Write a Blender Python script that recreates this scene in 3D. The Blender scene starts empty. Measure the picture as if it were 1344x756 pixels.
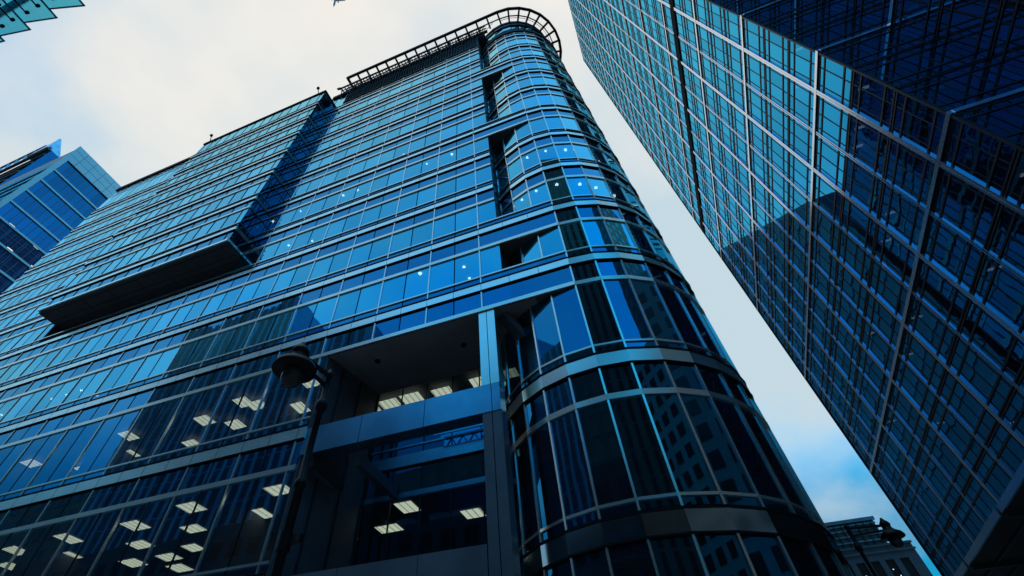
import bpy, math, random
from mathutils import Vector, Matrix

random.seed(7)
R_ = math.radians
scene = bpy.context.scene
COL = scene.collection

# ------------------------------------------------------------------ camera
CAM_H = 1.6
PITCH, YAW = 53.9026, -22.7009          # degrees; yaw measured from +Y towards +X
FPX, CX, CY = 604.209, 605.11, 288.74   # photo pixels (1344 x 756)
cd = bpy.data.cameras.new("camera")
cam = bpy.data.objects.new("camera", cd)
COL.objects.link(cam)
cam.location = (0, 0, CAM_H)
cam.rotation_euler = (R_(90 + PITCH), 0, R_(-YAW))
cd.sensor_width = 36
cd.lens = FPX * 36 / 1344
cd.shift_x = (672 - CX) / 1344
cd.shift_y = -(378 - CY) / 1344
cd.clip_start = 0.05
cd.clip_end = 8000
scene.camera = cam

# ------------------------------------------------------------------ world / sky
SUN_EL, SUN_AZ = 50.0, 52.0            # azimuth from +Y towards +X
w = bpy.data.worlds.new("World")
scene.world = w
w.use_nodes = True
nt = w.node_tree
for n in list(nt.nodes):
    nt.nodes.remove(n)
N = nt.nodes.new
L = nt.links.new
out = N("ShaderNodeOutputWorld")
bg = N("ShaderNodeBackground")
bg.inputs["Strength"].default_value = 0.12
sky = N("ShaderNodeTexSky")
sky.sky_type = 'NISHITA'
sky.sun_disc = False
sky.sun_elevation = R_(SUN_EL)
sky.sun_rotation = R_(SUN_AZ)
sky.air_density = 1.0
sky.dust_density = 0.4
sky.ozone_density = 2.5
tc = N("ShaderNodeTexCoord")
sep = N("ShaderNodeSeparateXYZ")
L(tc.outputs["Generated"], sep.inputs[0])
tint = N("ShaderNodeMix"); tint.data_type = 'RGBA'; tint.blend_type = 'MULTIPLY'
tint.inputs[0].default_value = 1.0
tint.inputs[7].default_value = (0.12, 2.5, 3.0, 1)
dim = N("ShaderNodeMapRange"); dim.interpolation_type = 'SMOOTHSTEP'
dim.inputs[1].default_value = 0.26; dim.inputs[2].default_value = 0.60
dim.inputs[3].default_value = 0.20; dim.inputs[4].default_value = 1.0
L(sep.outputs[2], dim.inputs[0])
dmul = N("ShaderNodeVectorMath"); dmul.operation = 'SCALE'
L(sky.outputs[0], dmul.inputs[0]); L(dim.outputs[0], dmul.inputs["Scale"])
L(dmul.outputs[0], tint.inputs[6])


def math_node(tree, op, a, b=None, c=None, clamp=False):
    m = tree.nodes.new("ShaderNodeMath")
    m.operation = op
    m.use_clamp = clamp
    for i, v in enumerate((a, b, c)):
        if v is None:
            continue
        if isinstance(v, (int, float)):
            m.inputs[i].default_value = v
        else:
            tree.links.new(v, m.inputs[i])
    return m.outputs[0]


n1 = N("ShaderNodeTexNoise"); n1.inputs["Scale"].default_value = 2.2
n1.inputs["Detail"].default_value = 6; n1.inputs["Roughness"].default_value = 0.52
mp = N("ShaderNodeMapping"); mp.inputs["Scale"].default_value = (1, 1, 1.7)
mp.inputs["Rotation"].default_value = (0.3, 0.2, 0.6)
L(tc.outputs["Generated"], mp.inputs[0]); L(mp.outputs[0], n1.inputs["Vector"])
n2 = N("ShaderNodeTexNoise"); n2.inputs["Scale"].default_value = 1.3
n2.inputs["Detail"].default_value = 4
L(mp.outputs[0], n2.inputs["Vector"])
# cloud cover: closed overhead and in front of the camera, opening behind it and low down
e = math_node(nt, 'MULTIPLY_ADD', sep.outputs[1], 1.0, 0.62)
e = math_node(nt, 'MULTIPLY_ADD', sep.outputs[0], -0.42, e)
e = math_node(nt, 'MULTIPLY_ADD', sep.outputs[2], 0.62, e)
e = math_node(nt, 'SUBTRACT', e, 0.37)
nz = math_node(nt, 'SUBTRACT', n1.outputs[0], 0.5)
e = math_node(nt, 'MULTIPLY_ADD', nz, 1.1, e, clamp=True)
low = N("ShaderNodeMapRange"); low.interpolation_type = 'SMOOTHSTEP'
low.inputs[1].default_value = 0.27; low.inputs[2].default_value = 0.46
zz = math_node(nt, 'MULTIPLY_ADD', nz, 0.55, sep.outputs[2])
L(zz, low.inputs[0])
cover = math_node(nt, 'MULTIPLY', e, low.outputs[0], clamp=True)
# cloud colour: bluish grey, warmer and brighter in the thicker patches high in the west
cr = N("ShaderNodeValToRGB")
cr.color_ramp.elements[0].position = 0.40; cr.color_ramp.elements[0].color = (4.15, 5.2, 5.75, 1)
cr.color_ramp.elements[1].position = 0.68; cr.color_ramp.elements[1].color = (6.6, 6.4, 6.05, 1)
mwarm = math_node(nt, 'MULTIPLY_ADD', sep.outputs[0], -0.13, n2.outputs[0])
mwarm = math_node(nt, 'MULTIPLY_ADD', sep.outputs[2], 0.22, mwarm)
mwarm = math_node(nt, 'MULTIPLY_ADD', nz, 0.55, mwarm)
mwarm = math_node(nt, 'SUBTRACT', mwarm, 0.16)
L(mwarm, cr.inputs[0])
mix = N("ShaderNodeMix"); mix.data_type = 'RGBA'
L(cover, mix.inputs[0]); L(tint.outputs[2], mix.inputs[6]); L(cr.outputs[0], mix.inputs[7])
L(mix.outputs[2], bg.inputs[0]); L(bg.outputs[0], out.inputs[0])

# ------------------------------------------------------------------ sun
sl = bpy.data.lights.new("sun", 'SUN')
sl.energy = 0.7
sl.angle = R_(12)
sl.color = (1.0, 0.93, 0.84)
sun = bpy.data.objects.new("sun", sl)
COL.objects.link(sun)
sd = Vector((math.sin(R_(SUN_AZ)) * math.cos(R_(SUN_EL)), math.cos(R_(SUN_AZ)) * math.cos(R_(SUN_EL)), math.sin(R_(SUN_EL))))
sun.rotation_euler = (-sd).to_track_quat('-Z', 'Y').to_euler()

vs = scene.view_settings
vs.view_transform = 'Standard'
vs.look = 'None'
vs.exposure = 0.16
vs.gamma = 1.0
vs.use_curve_mapping = False
cy_ = scene.cycles
cy_.max_bounces = 8
cy_.glossy_bounces = 5
cy_.diffuse_bounces = 2
cy_.transmission_bounces = 4
cy_.transparent_max_bounces = 12
cy_.caustics_reflective = False
cy_.caustics_refractive = False
cy_.sample_clamp_indirect = 4.0


# ------------------------------------------------------------------ materials
def new_mat(name):
    m = bpy.data.materials.new(name)
    m.use_nodes = True
    t = m.node_tree
    for n in list(t.nodes):
        t.nodes.remove(n)
    o = t.nodes.new("ShaderNodeOutputMaterial")
    return m, t, o


def surf(name, col, rough=0.5, metal=0.0, var=0.12, scale=0.8, bump=0.0, spec=0.5):
    """plain procedural surface with soft large-scale unevenness"""
    m, t, o = new_mat(name)
    p = t.nodes.new("ShaderNodeBsdfPrincipled")
    g = t.nodes.new("ShaderNodeNewGeometry")
    nz = t.nodes.new("ShaderNodeTexNoise")
    nz.inputs["Scale"].default_value = scale
    nz.inputs["Detail"].default_value = 5
    t.links.new(g.outputs["Position"], nz.inputs["Vector"])
    r = t.nodes.new("ShaderNodeValToRGB")
    r.color_ramp.elements[0].position = 0.3
    r.color_ramp.elements[1].position = 0.7
    r.color_ramp.elements[0].color = tuple(c * (1 - var) for c in col) + (1,)
    r.color_ramp.elements[1].color = tuple(min(1, c * (1 + var)) for c in col) + (1,)
    t.links.new(nz.outputs[0], r.inputs[0])
    t.links.new(r.outputs[0], p.inputs["Base Color"])
    rr = math_node(t, 'MULTIPLY_ADD', nz.outputs[0], 0.25 * rough, rough * 0.87)
    t.links.new(rr, p.inputs["Roughness"])
    p.inputs["Metallic"].default_value = metal
    p.inputs["Specular IOR Level"].default_value = spec
    if bump:
        b = t.nodes.new("ShaderNodeBump")
        b.inputs["Strength"].default_value = bump
        t.links.new(nz.outputs[0], b.inputs["Height"])
        t.links.new(b.outputs[0], p.inputs["Normal"])
    t.links.new(p.outputs[0], o.inputs[0])
    return m


def glass(name, tint, graze, through, r0=0.42, wave=0.012, panel=1.39, grz=2.6):
    """coated solar glass: tinted mirror coat that clears towards grazing angles, over a dark see-through pane"""
    m, t, o = new_mat(name)
    lw = t.nodes.new("ShaderNodeLayerWeight")
    lw.inputs["Blend"].default_value = 0.5
    f2 = math_node(t, 'POWER', lw.outputs["Facing"], 2.2)
    fac = math_node(t, 'MULTIPLY_ADD', f2, 1.0 - r0, r0, clamp=True)
    g = t.nodes.new("ShaderNodeNewGeometry")
    nz = t.nodes.new("ShaderNodeTexNoise")
    nz.inputs["Scale"].default_value = 0.55
    nz.inputs["Detail"].default_value = 1.5
    t.links.new(g.outputs["Position"], nz.inputs["Vector"])
    bp = t.nodes.new("ShaderNodeBump")
    bp.inputs["Strength"].default_value = 1.0
    bp.inputs["Distance"].default_value = wave
    t.links.new(nz.outputs[0], bp.inputs["Height"])
    # each pane is a little different in depth of tint
    wn = t.nodes.new("ShaderNodeAttribute")
    wn.attribute_name = "pane"
    mx = t.nodes.new("ShaderNodeMix"); mx.data_type = 'RGBA'
    mx.inputs[6].default_value = tuple(tint) + (1,)
    mx.inputs[7].default_value = tuple(graze) + (1,)
    f3 = math_node(t, 'POWER', lw.outputs["Facing"], grz)
    t.links.new(f3, mx.inputs[0])
    hs = t.nodes.new("ShaderNodeHueSaturation")
    v = math_node(t, 'MULTIPLY_ADD', wn.outputs["Fac"], 0.24, 0.86)
    t.links.new(v, hs.inputs["Value"])
    t.links.new(mx.outputs[2], hs.inputs["Color"])
    gl = t.nodes.new("ShaderNodeBsdfGlossy")
    gl.inputs["Roughness"].default_value = 0.015
    t.links.new(hs.outputs[0], gl.inputs["Color"])
    t.links.new(bp.outputs[0], gl.inputs["Normal"])
    tr = t.nodes.new("ShaderNodeBsdfTransparent")
    tr.inputs["Color"].default_value = tuple(through) + (1,)
    ms = t.nodes.new("ShaderNodeMixShader")
    t.links.new(fac, ms.inputs[0])
    t.links.new(tr.outputs[0], ms.inputs[1])
    t.links.new(gl.outputs[0], ms.inputs[2])
    # faint uneven grey veil mixed over the pane to lift its blacks
    df = t.nodes.new("ShaderNodeBsdfDiffuse")
    df.inputs["Color"].default_value = (0.34, 0.31, 0.29, 1)
    dn = t.nodes.new("ShaderNodeTexNoise")
    dn.inputs["Scale"].default_value = 0.9
    dn.inputs["Detail"].default_value = 6
    t.links.new(g.outputs["Position"], dn.inputs["Vector"])
    veil = math_node(t, 'MULTIPLY_ADD', dn.outputs[0], 0.05, 0.012)
    m2 = t.nodes.new("ShaderNodeMixShader")
    t.links.new(veil, m2.inputs[0])
    t.links.new(ms.outputs[0], m2.inputs[1])
    t.links.new(df.outputs[0], m2.inputs[2])
    t.links.new(m2.outputs[0], o.inputs[0])
    return m


def emit(name, col, s):
    m, t, o = new_mat(name)
    e_ = t.nodes.new("ShaderNodeEmission")
    e_.inputs["Color"].default_value = tuple(col) + (1,)
    e_.inputs["Strength"].default_value = s
    t.links.new(e_.outputs[0], o.inputs[0])
    return m


def louvre_light(name, col, s, pitch=0.3):
    """lit ceiling panel: pale diffuser crossed by the darker blades of its louvre"""
    m, t, o = new_mat(name)
    g = t.nodes.new("ShaderNodeNewGeometry")
    sp = t.nodes.new("ShaderNodeSeparateXYZ")
    t.links.new(g.outputs["Position"], sp.inputs[0])
    a = math_node(t, 'DIVIDE', sp.outputs[0], pitch)
    a = math_node(t, 'FRACT', a)
    a = math_node(t, 'GREATER_THAN', a, 0.16)
    a = math_node(t, 'MULTIPLY_ADD', a, 0.75, 0.25)
    a = math_node(t, 'MULTIPLY', a, s)
    e_ = t.nodes.new("ShaderNodeEmission")
    e_.inputs["Color"].default_value = tuple(col) + (1,)
    t.links.new(a, e_.inputs["Strength"])
    t.links.new(e_.outputs[0], o.inputs[0])
    return m


M = dict(
    glass=glass("blue_coated_glass", (0.0, 0.58, 0.90), (0.58, 1.0, 0.97), (0.20, 0.33, 0.40), r0=0.68, grz=2.6, wave=0.003),
    glass_spandrel=glass("opaque_backed_glass", (0.0, 0.34, 0.72), (0.45, 0.92, 0.96), (0.05, 0.09, 0.12), r0=0.48, wave=0.003),
    glass_low=glass("clear_grey_glass", (0.0, 0.36, 0.70), (0.50, 0.93, 1.0), (0.46, 0.56, 0.58), r0=0.42, wave=0.003),
    glass_tower=glass("tower_coated_glass", (0.0, 0.42, 0.95), (0.14, 0.82, 1.0), (0.10, 0.17, 0.26), r0=0.48, grz=2.2, wave=0.006, panel=1.9),
    glass_far=glass("far_tower_glass", (0.0, 0.18, 0.42), (0.03, 0.42, 0.72), (0.05, 0.08, 0.12), r0=0.5, wave=0.0, panel=5.2),
    glass_return_shaded=glass("shaded_copy_tower_glass", (0.0, 0.22, 0.48), (0.08, 0.32, 0.5), (0.10, 0.14, 0.2), r0=0.34, wave=0.004, panel=1.9),  # darker, weaker mirror copy of the tower glass: shade put into its colour
    glass_canopy=glass("pale_canopy_glass", (0.25, 0.75, 0.85), (0.5, 0.95, 1.0), (0.38, 0.84, 0.90), r0=0.12),
    metal=surf("pale_anodised_metal", (0.82, 0.96, 0.88), 0.24, 0.9, 0.06),
    metal_tower=surf("tower_silver_metal", (0.72, 0.76, 0.84), 0.2, 0.9, 0.06),
    metal_corner=surf("polished_corner_metal", (0.40, 0.56, 0.62), 0.10, 1.0, 0.05),
    mullion=surf("silver_mullion", (0.90, 0.87, 0.76), 0.22, 0.8, 0.04),
    panel=surf("blue_grey_panel", (0.18, 0.42, 0.58), 0.24, 0.9, 0.18),
    panel_dark=surf("slate_panel", (0.14, 0.155, 0.18), 0.42, 0.2, 0.2),
    canopy_edge=surf("green_glass_edge", (0.03, 0.30, 0.40), 0.2, 0.0),
    navy_band=surf("slate_navy_band", (0.035, 0.06, 0.10), 0.6, 0.0),
    navy=surf("dark_navy_cladding", (0.02, 0.035, 0.06), 0.6, 0.0),
    crown=surf("pale_teal_cladding", (0.10, 0.46, 0.62), 0.45, 0.1, 0.06),
    black=surf("black_gap_and_gasket", (0.02, 0.021, 0.024), 0.8, spec=0.03),
    soffit=surf("dark_soffit", (0.13, 0.135, 0.15), 0.7),
    terrace=surf("pale_grey_soffit", (0.34, 0.345, 0.37), 0.75),
    slab=surf("ceiling_slab", (0.09, 0.09, 0.10), 0.9, spec=0.1),
    inner=surf("dark_interior", (0.10, 0.10, 0.105), 0.8),
    blind=surf("roller_blind", (0.42, 0.50, 0.55), 0.8),
    steel=surf("dark_painted_steel", (0.025, 0.027, 0.03), 0.6, 0.0, spec=0.2),
    bar=surf("dark_glazing_bar", (0.03, 0.042, 0.06), 0.45, 0.2, spec=0.25),
    lamp=surf("black_cast_iron", (0.008, 0.008, 0.009), 0.45, 0.0, spec=0.25),
    globe=surf("smoked_globe", (0.06, 0.055, 0.05), 0.12, 0.0),
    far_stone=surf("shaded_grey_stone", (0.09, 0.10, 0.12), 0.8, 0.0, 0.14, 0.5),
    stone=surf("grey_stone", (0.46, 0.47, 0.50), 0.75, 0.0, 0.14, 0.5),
    ribbed=surf("blue_grey_ribs", (0.10, 0.27, 0.46), 0.5, 0.2),
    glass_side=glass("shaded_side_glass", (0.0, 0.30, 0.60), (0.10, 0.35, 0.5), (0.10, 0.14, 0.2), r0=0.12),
    stone_dark=surf("dark_stone", (0.09, 0.095, 0.10), 0.7, 0.0, 0.12, 0.4),
    win_blue=surf("deep_blue_window", (0.008, 0.03, 0.07), 0.3, 0.0),
    win_dark=surf("dark_window", (0.015, 0.018, 0.022), 0.12, 0.0),
    asphalt=surf("asphalt", (0.05, 0.05, 0.052), 0.85, 0, 0.2, 3, 0.2),
    paving=surf("paving", (0.28, 0.27, 0.26), 0.75, 0, 0.15, 1.5, 0.1),
    kerb=surf("kerb_stone", (0.34, 0.34, 0.33), 0.75),
    paint=surf("road_paint", (0.75, 0.75, 0.72), 0.6),
    white=surf("aircraft_paint", (0.55, 0.55, 0.60), 0.4),
    light=louvre_light("lit_ceiling_panel", (0.98, 0.95, 0.70), 1.45),
    spot=emit("lit_downlight", (1.0, 0.98, 0.90), 9.0),
    glint=emit("lit_window_lamp", (1.0, 0.95, 0.80), 0.9),
)


# ------------------------------------------------------------------ mesh helpers
class MB:
    def __init__(self):
        self.v, self.f = [], []

    def quad(self, *p):
        i = len(self.v)
        self.v += [tuple(q) for q in p]
        self.f.append(tuple(range(i, i + len(p))))

    def hexa(self, b, t):
        """b, t: four bottom and four top corners"""
        i = len(self.v)
        self.v += [tuple(q) for q in b] + [tuple(q) for q in t]
        self.f += [(i + 3, i + 2, i + 1, i), (i + 4, i + 5, i + 6, i + 7)]
        for k in range(4):
            j = (k + 1) % 4
            self.f.append((i + k, i + j, i + 4 + j, i + 4 + k))

    def box(self, x0, x1, y0, y1, z0, z1):
        self.hexa([(x0, y0, z0), (x1, y0, z0), (x1, y1, z0), (x0, y1, z0)],
                  [(x0, y0, z1), (x1, y0, z1), (x1, y1, z1), (x0, y1, z1)])

    def bar(self, a, b, wd, hg=None, up=(0, 0, 1)):
        hg = hg or wd
        a, b = Vector(a), Vector(b)
        d = (b - a).normalized()
        u = Vector(up)
        if abs(d.dot(u)) > 0.99:
            u = Vector((1, 0, 0))
        s = d.cross(u).normalized() * wd / 2
        u = s.cross(d).normalized() * hg / 2
        self.hexa([a - s - u, a + s - u, a + s + u, a - s + u], [b - s - u, b + s - u, b + s + u, b - s + u])

    def tube(self, a, b, r0, r1=None, n=10):
        r1 = r0 if r1 is None else r1
        a, b = Vector(a), Vector(b)
        d = (b - a).normalized()
        u = d.orthogonal().normalized()
        s = d.cross(u)
        i = len(self.v)
        for p, r in ((a, r0), (b, r1)):
            for k in range(n):
                q = 2 * math.pi * k / n
                self.v.append(tuple(p + (u * math.cos(q) + s * math.sin(q)) * r))
        for k in range(n):
            j = (k + 1) % n
            self.f.append((i + k, i + j, i + n + j, i + n + k))
        self.f += [tuple(i + k for k in reversed(range(n))), tuple(i + n + k for k in range(n))]

    def lathe(self, c, prof, n=28):
        """prof: (radius, z) pairs from bottom to top"""
        i = len(self.v)
        for r, z in prof:
            for k in range(n):
                q = 2 * math.pi * k / n
                self.v.append((c[0] + r * math.cos(q), c[1] + r * math.sin(q), c[2] + z))
        for j in range(len(prof) - 1):
            for k in range(n):
                l = (k + 1) % n
                a = i + j * n
                self.f.append((a + k, a + l, a + n + l, a + n + k))
        self.f += [tuple(i + k for k in reversed(range(n))), tuple(i + (len(prof) - 1) * n + k for k in range(n))]

    def build_each(self, name, mat, parent=None):
        """every separate piece of this mesh as a part of its own"""
        par = list(range(len(self.v)))

        def find(i):
            while par[i] != i:
                par[i] = par[par[i]]
                i = par[i]
            return i
        for f in self.f:
            for k in f[1:]:
                par[find(k)] = find(f[0])
        groups = {}
        for f in self.f:
            groups.setdefault(find(f[0]), []).append(f)
        for fs in groups.values():
            ids = sorted({k for f in fs for k in f})
            mp_ = {k: n for n, k in enumerate(ids)}
            b = MB()
            b.v = [self.v[k] for k in ids]
            b.f = [tuple(mp_[k] for k in f) for f in fs]
            b.build(name, mat, parent)

    def build(self, name, mat, parent=None, smooth=False, kind=None):
        me = bpy.data.meshes.new(name)
        off = parent_offset(parent)
        me.from_pydata([(x - off[0], y - off[1], z - off[2]) for x, y, z in self.v], [], self.f)
        me.validate()
        if smooth:
            for p in me.polygons:
                p.use_smooth = True
        me.materials.append(mat)
        if 'glass' in mat.name:      # every pane has its own depth of tint
            at = me.attributes.new("pane", 'FLOAT', 'FACE')
            at.data.foreach_set("value", [random.random() for _ in me.polygons])
        o = bpy.data.objects.new(name, me)
        COL.objects.link(o)
        if parent:
            o.parent = parent
        if kind:
            o["kind"] = kind
        return o


def parent_offset(p):
    x = y = z = 0.0
    while p:
        x += p.location[0]; y += p.location[1]; z += p.location[2]
        p = p.parent
    return x, y, z


def thing(name, label, cat, loc=(0, 0, 0), group=None):
    o = bpy.data.objects.new(name, None)
    COL.objects.link(o)
    o.location = loc
    o.empty_display_size = 0.5
    o["label"] = label
    o["category"] = cat
    if group:
        o["group"] = group
    return o


# share of the picture that a pane takes, to choose which panes stand as objects of their own
_y, _p = R_(YAW), R_(PITCH)
_fw = Vector((math.sin(_y) * math.cos(_p), math.cos(_y) * math.cos(_p), math.sin(_p)))
_rt = Vector((math.cos(_y), -math.sin(_y), 0))
_up = _rt.cross(_fw)


def pix(p):
    d = Vector(p) - Vector((0, 0, CAM_H))
    z = d.dot(_fw)
    if z < 0.1:
        return None
    return CX + FPX * d.dot(_rt) / z, CY - FPX * d.dot(_up) / z


def area(q):
    pts = [pix(p) for p in q]
    if None in pts:
        return 0
    u = sum(p[0] for p in pts) / len(pts)
    v = sum(p[1] for p in pts) / len(pts)
    if not (-15 < u < 1359 and -15 < v < 771):
        return 0
    return abs(sum(pts[i][0] * pts[(i + 1) % len(pts)][1] - pts[(i + 1) % len(pts)][0] * pts[i][1] for i in range(len(pts)))) / 2


def panes(quads, name, rest_name, parent, limit=100):
    """quads: (corners, material). The largest in the picture become parts, the rest one mass per material."""
    quads = sorted(quads, key=lambda q: -area(q[0]))
    n = min(limit, len(quads))
    for q, m in quads[:n]:
        b = MB(); b.quad(*q); b.build(name, m, parent)
    rest = {}
    for q, m in quads[n:]:
        rest.setdefault(m.name, (MB(), m))[0].quad(*q)
    for b, m in rest.values():
        b.build(rest_name, m, parent, kind="stuff")


class Wall:
    """a straight stretch of facade: origin o, unit direction d along it, outward normal n"""
    def __init__(self, o, d, n):
        self.o, self.d, self.n = o, d, n

    def p(self, u, z, k=0.0):
        return (self.o[0] + self.d[0] * u + self.n[0] * k, self.o[1] + self.d[1] * u + self.n[1] * k, z)

    def pane(self, u0, u1, z0, z1, k=0.0, tilt=0.0035):
        """a pane, very slightly out of true as real panes are"""
        a = random.uniform(-tilt, tilt) * (u1 - u0) / 2
        b = random.uniform(-tilt, tilt) * (z1 - z0) / 2
        return [self.p(u0, z0, k - a - b), self.p(u1, z0, k + a - b), self.p(u1, z1, k + a + b), self.p(u0, z1, k - a + b)]

    def box(self, mb, u0, u1, k0, k1, z0, z1):
        mb.hexa([self.p(u0, z0, k1), self.p(u1, z0, k1), self.p(u1, z0, k0), self.p(u0, z0, k0)],
                [self.p(u0, z1, k1), self.p(u1, z1, k1), self.p(u1, z1, k0), self.p(u0, z1, k0)])


# ------------------------------------------------------------------ ground
def structure(name, mb, mat):
    o = mb.build(name, mat)
    o["kind"] = "structure"
    return o


b = MB(); b.quad((-1500, -1500, -.13), (1500, -1500, -.13), (1500, 1500, -.13), (-1500, 1500, -.13)); structure("ground", b, M['paving'])
b = MB(); b.quad((8.6, -300, -.124), (15.6, -300, -.124), (15.6, 140, -.124), (8.6, 140, -.124)); structure("road", b, M['asphalt'])
b = MB(); b.box(-300, 8.3, -36, 140, -.125, 0); b.box(15.9, 60, -36, 140, -.125, 0); structure("pavement", b, M['paving'])
b = MB(); b.box(8.302, 8.598, -36, 140, -.126, .002); b.box(15.602, 15.898, -36, 140, -.126, .002); structure("kerb", b, M['kerb'])
b = MB()
for k in range(40):
    b.quad((12.02, -60 + k * 5, -.119), (12.18, -60 + k * 5, -.119), (12.18, -57.5 + k * 5, -.119), (12.02, -57.5 + k * 5, -.119))
for x in (8.85, 15.25):
    b.quad((x, -60, -.119), (x + .12, -60, -.119), (x + .12, 139, -.119), (x, 139, -.119))
structure("road_markings", b, M['paint'])

# ================================================================== ROUNDED GLASS TOWER
FY = 14.4                     # plane of the long facade
MOD = 1.3908                  # half bay
X0 = -0.82                    # front joint of the round corner
XR = -3.92                    # right end of the flat facade, at the dark slot
XL = -62.0
BX0, BX1, BY = -43.0, -23.87, 12.85   # projecting bay
ZB = [6.38, 11.55, 16.87, 21.05, 25.13, 29.24, 33.45, 37.72, 41.8, 45.85, 49.75, 53.9]
CROSS = {16.87, 21.05, 33.45, 45.85}  # bands that run straight over the slot to the round corner
tower = thing("office_tower", "blue glass office tower with a rounded corner, pale storey bands and a ring-shaped roof frame", "office tower", (-20, 22, 0))
front = Wall((0, FY), (1, 0), (0, -1))

win, spand = [], []           # vision panes; spandrel panes per storey


def storey_levels(i):
    z = ZB[i]
    h = .53 if i == 0 else .5 if i == 1 else .42
    sill = .86 if i <= 1 else .88
    zn = ZB[i + 1] if i + 1 < len(ZB) else None
    return z, h, sill, zn


def grid_u(u0, u1):
    """joints of the facade module between u0 and u1"""
    a = [u0]
    k = math.floor((X0 - u0) / MOD - 1e-6)
    while True:
        u = X0 - k * MOD
        if u >= u1 - .02:
            break
        if u > u0 + .02:
            a.append(u)
        k -= 1
    a.append(u1)
    return a


def facade_storey(wall, i, spans, parent_bands, top=None, winlist=None, splist=None):
    """one storey of curtain wall: glass above the band at ZB[i] up to the next band"""
    z, h, sill, zn = storey_levels(i)
    zt = top if top else zn
    low = i <= 1
    for u0, u1 in spans:
        us = grid_u(u0, u1)
        for a, c in zip(us, us[1:]):
            splist.append((wall.pane(a, c, z + h + .12, z + sill), M['glass_spandrel']))
            if zt - 1.27 > z + sill + .5:
                winlist.append((wall.pane(a, c, z + sill + .08, zt - 1.27), M['glass_low'] if low else M['glass']))
                splist.append((wall.pane(a, c, zt - 1.07, zt - .07), M['glass_spandrel']))
            else:
                winlist.append((wall.pane(a, c, z + sill + .08, zt - .07), M['glass']))


def band(wall, mb, z, h, u0, u1, k=.07):
    wall.box(mb, u0, u1, -.05, k, z, z + h)


dark = MB()          # black strips for the shade along the bands, plus panel joints
# --- flat facade -----------------------------------------------------------------
for i in range(len(ZB)):
    z, h, sill, zn = storey_levels(i)
    gapm = dark
    if i < 2:
        spans = [(XL, -12.95)]
        bands = [(XL, -12.95)]
    elif z in CROSS:
        spans = [(XL, XR)]
        bands = [(XL, X0)]
    else:
        spans = [(XL, XR)]
        bands = [(XL, XR)]
    if i == 4:      # deep-set storey under the bay
        spans = [(XL, BX0), (BX1, XR)]
    if 5 <= i:
        spans = [(XL, BX0), (BX1, XR)]
        bands = [(XL, BX0), (BX1, X0 if z in CROSS else XR)]
    sp = []
    ztop = None
    if zn is None:
        # top storey: glass to the roof left of the dark roof deck
        spans = [(XL, BX0), (BX1, -21.6)]
        ztop = 59.2
    if i == 1:
        facade_storey(front, i, [(XL, -12.95)], None, None, win, sp)
    else:
        facade_storey(front, i, spans, None, ztop, win, sp)
    if zn is None:
        us = grid_u(-21.6, XR)
        for a, c in zip(us, us[1:]):
            win.append((front.pane(a, c, z + sill + .08, 55.3), M['glass']))
            sp.append((front.pane(a, c, z + h + .12, z + sill), M['glass_spandrel']))
    if z in CROSS:   # spandrel that spans the slot below the band, and the strip of glass above it
        us = grid_u(XR, X0)
        for a, c in zip(us, us[1:]):
            sp.append((front.pane(a, c, z - 1.07, z - .07), M['glass_spandrel']))
            sp.append((front.pane(a, c, z + h + .12, z + sill), M['glass_spandrel']))
    if z == 16.87:
        us = grid_u(-12.95, XR)
        for a, c in zip(us, us[1:]):
            sp.append((front.pane(a, c, z - 1.07, z - .07), M['glass_spandrel']))
    for u0, u1 in bands:
        bandm, railm = MB(), MB()
        band(front, bandm, z, h, u0, u1)
        bandm.build("storey_band", M['metal'], tower)
        for uj in grid_u(u0, u1)[1:-1]:
            front.box(gapm, uj - .009, uj + .009, .02, .073, z + .004, z + h - .004)
        gapm.quad(front.p(u0, z + h, -.06), front.p(u1, z + h, -.06), front.p(u1, z + h + .13, -.06), front.p(u0, z + h + .13, -.06))
        gapm.quad(front.p(u0, z - .09, -.06), front.p(u1, z - .09, -.06), front.p(u1, z, -.06), front.p(u0, z, -.06))
        front.box(railm, u0, u1, -.04, .07, z + sill, z + sill + .08)
        railm.build("sill_rail", M['mullion'], tower)
        # dark drip edges above and below the band
        front.box(gapm, u0, u1, -.04, .10, z + h + .003, z + h + .06)
        front.box(gapm, u0, u1, -.04, .09, z - .05, z - .003)
    tr_b = bands if z != 16.87 else [(XL, X0)]
    for u0, u1 in tr_b:
        railm = MB()
        front.box(railm, u0, u1, -.04, .08, z - 1.27, z - 1.07)
        railm.build("transom", M['mullion'], tower)
    spand += sp
    if i == 0:      # wall below the lowest band in sight
        us = grid_u(XL, -12.95)
        for a, c in zip(us, us[1:]):
            spand.append((front.pane(a, c, z - 1.07, z - .07), M['glass_spandrel']))
            win.append((front.pane(a, c, .5, z - 1.27), M['glass_low']))

# mullions: silver ones every other module, dark joints between
k = 3
joint = MB()
while X0 - k * MOD > XL:
    u = X0 - k * MOD
    z0 = 0.0 if u < -12.95 else 15.6
    segs = [(z0, 60.0)]
    if u > -21.6:
        segs = [(z0, 55.3)]
    if BX0 < u < BX1:
        segs = [(z0, 25.6)]
    if k % 2:
        mb = MB()
        for a, c in segs:
            front.box(mb, u - .032, u + .032, -.05, .055, a, c)
        mb.build("mullion", M['mullion'], tower)
    else:
        for a, c in segs:
            front.box(joint, u - .024, u + .024, -.05, .014, a, c)
    k += 1
joint.build("glazing_joints", M['black'], tower, kind="stuff")

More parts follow.
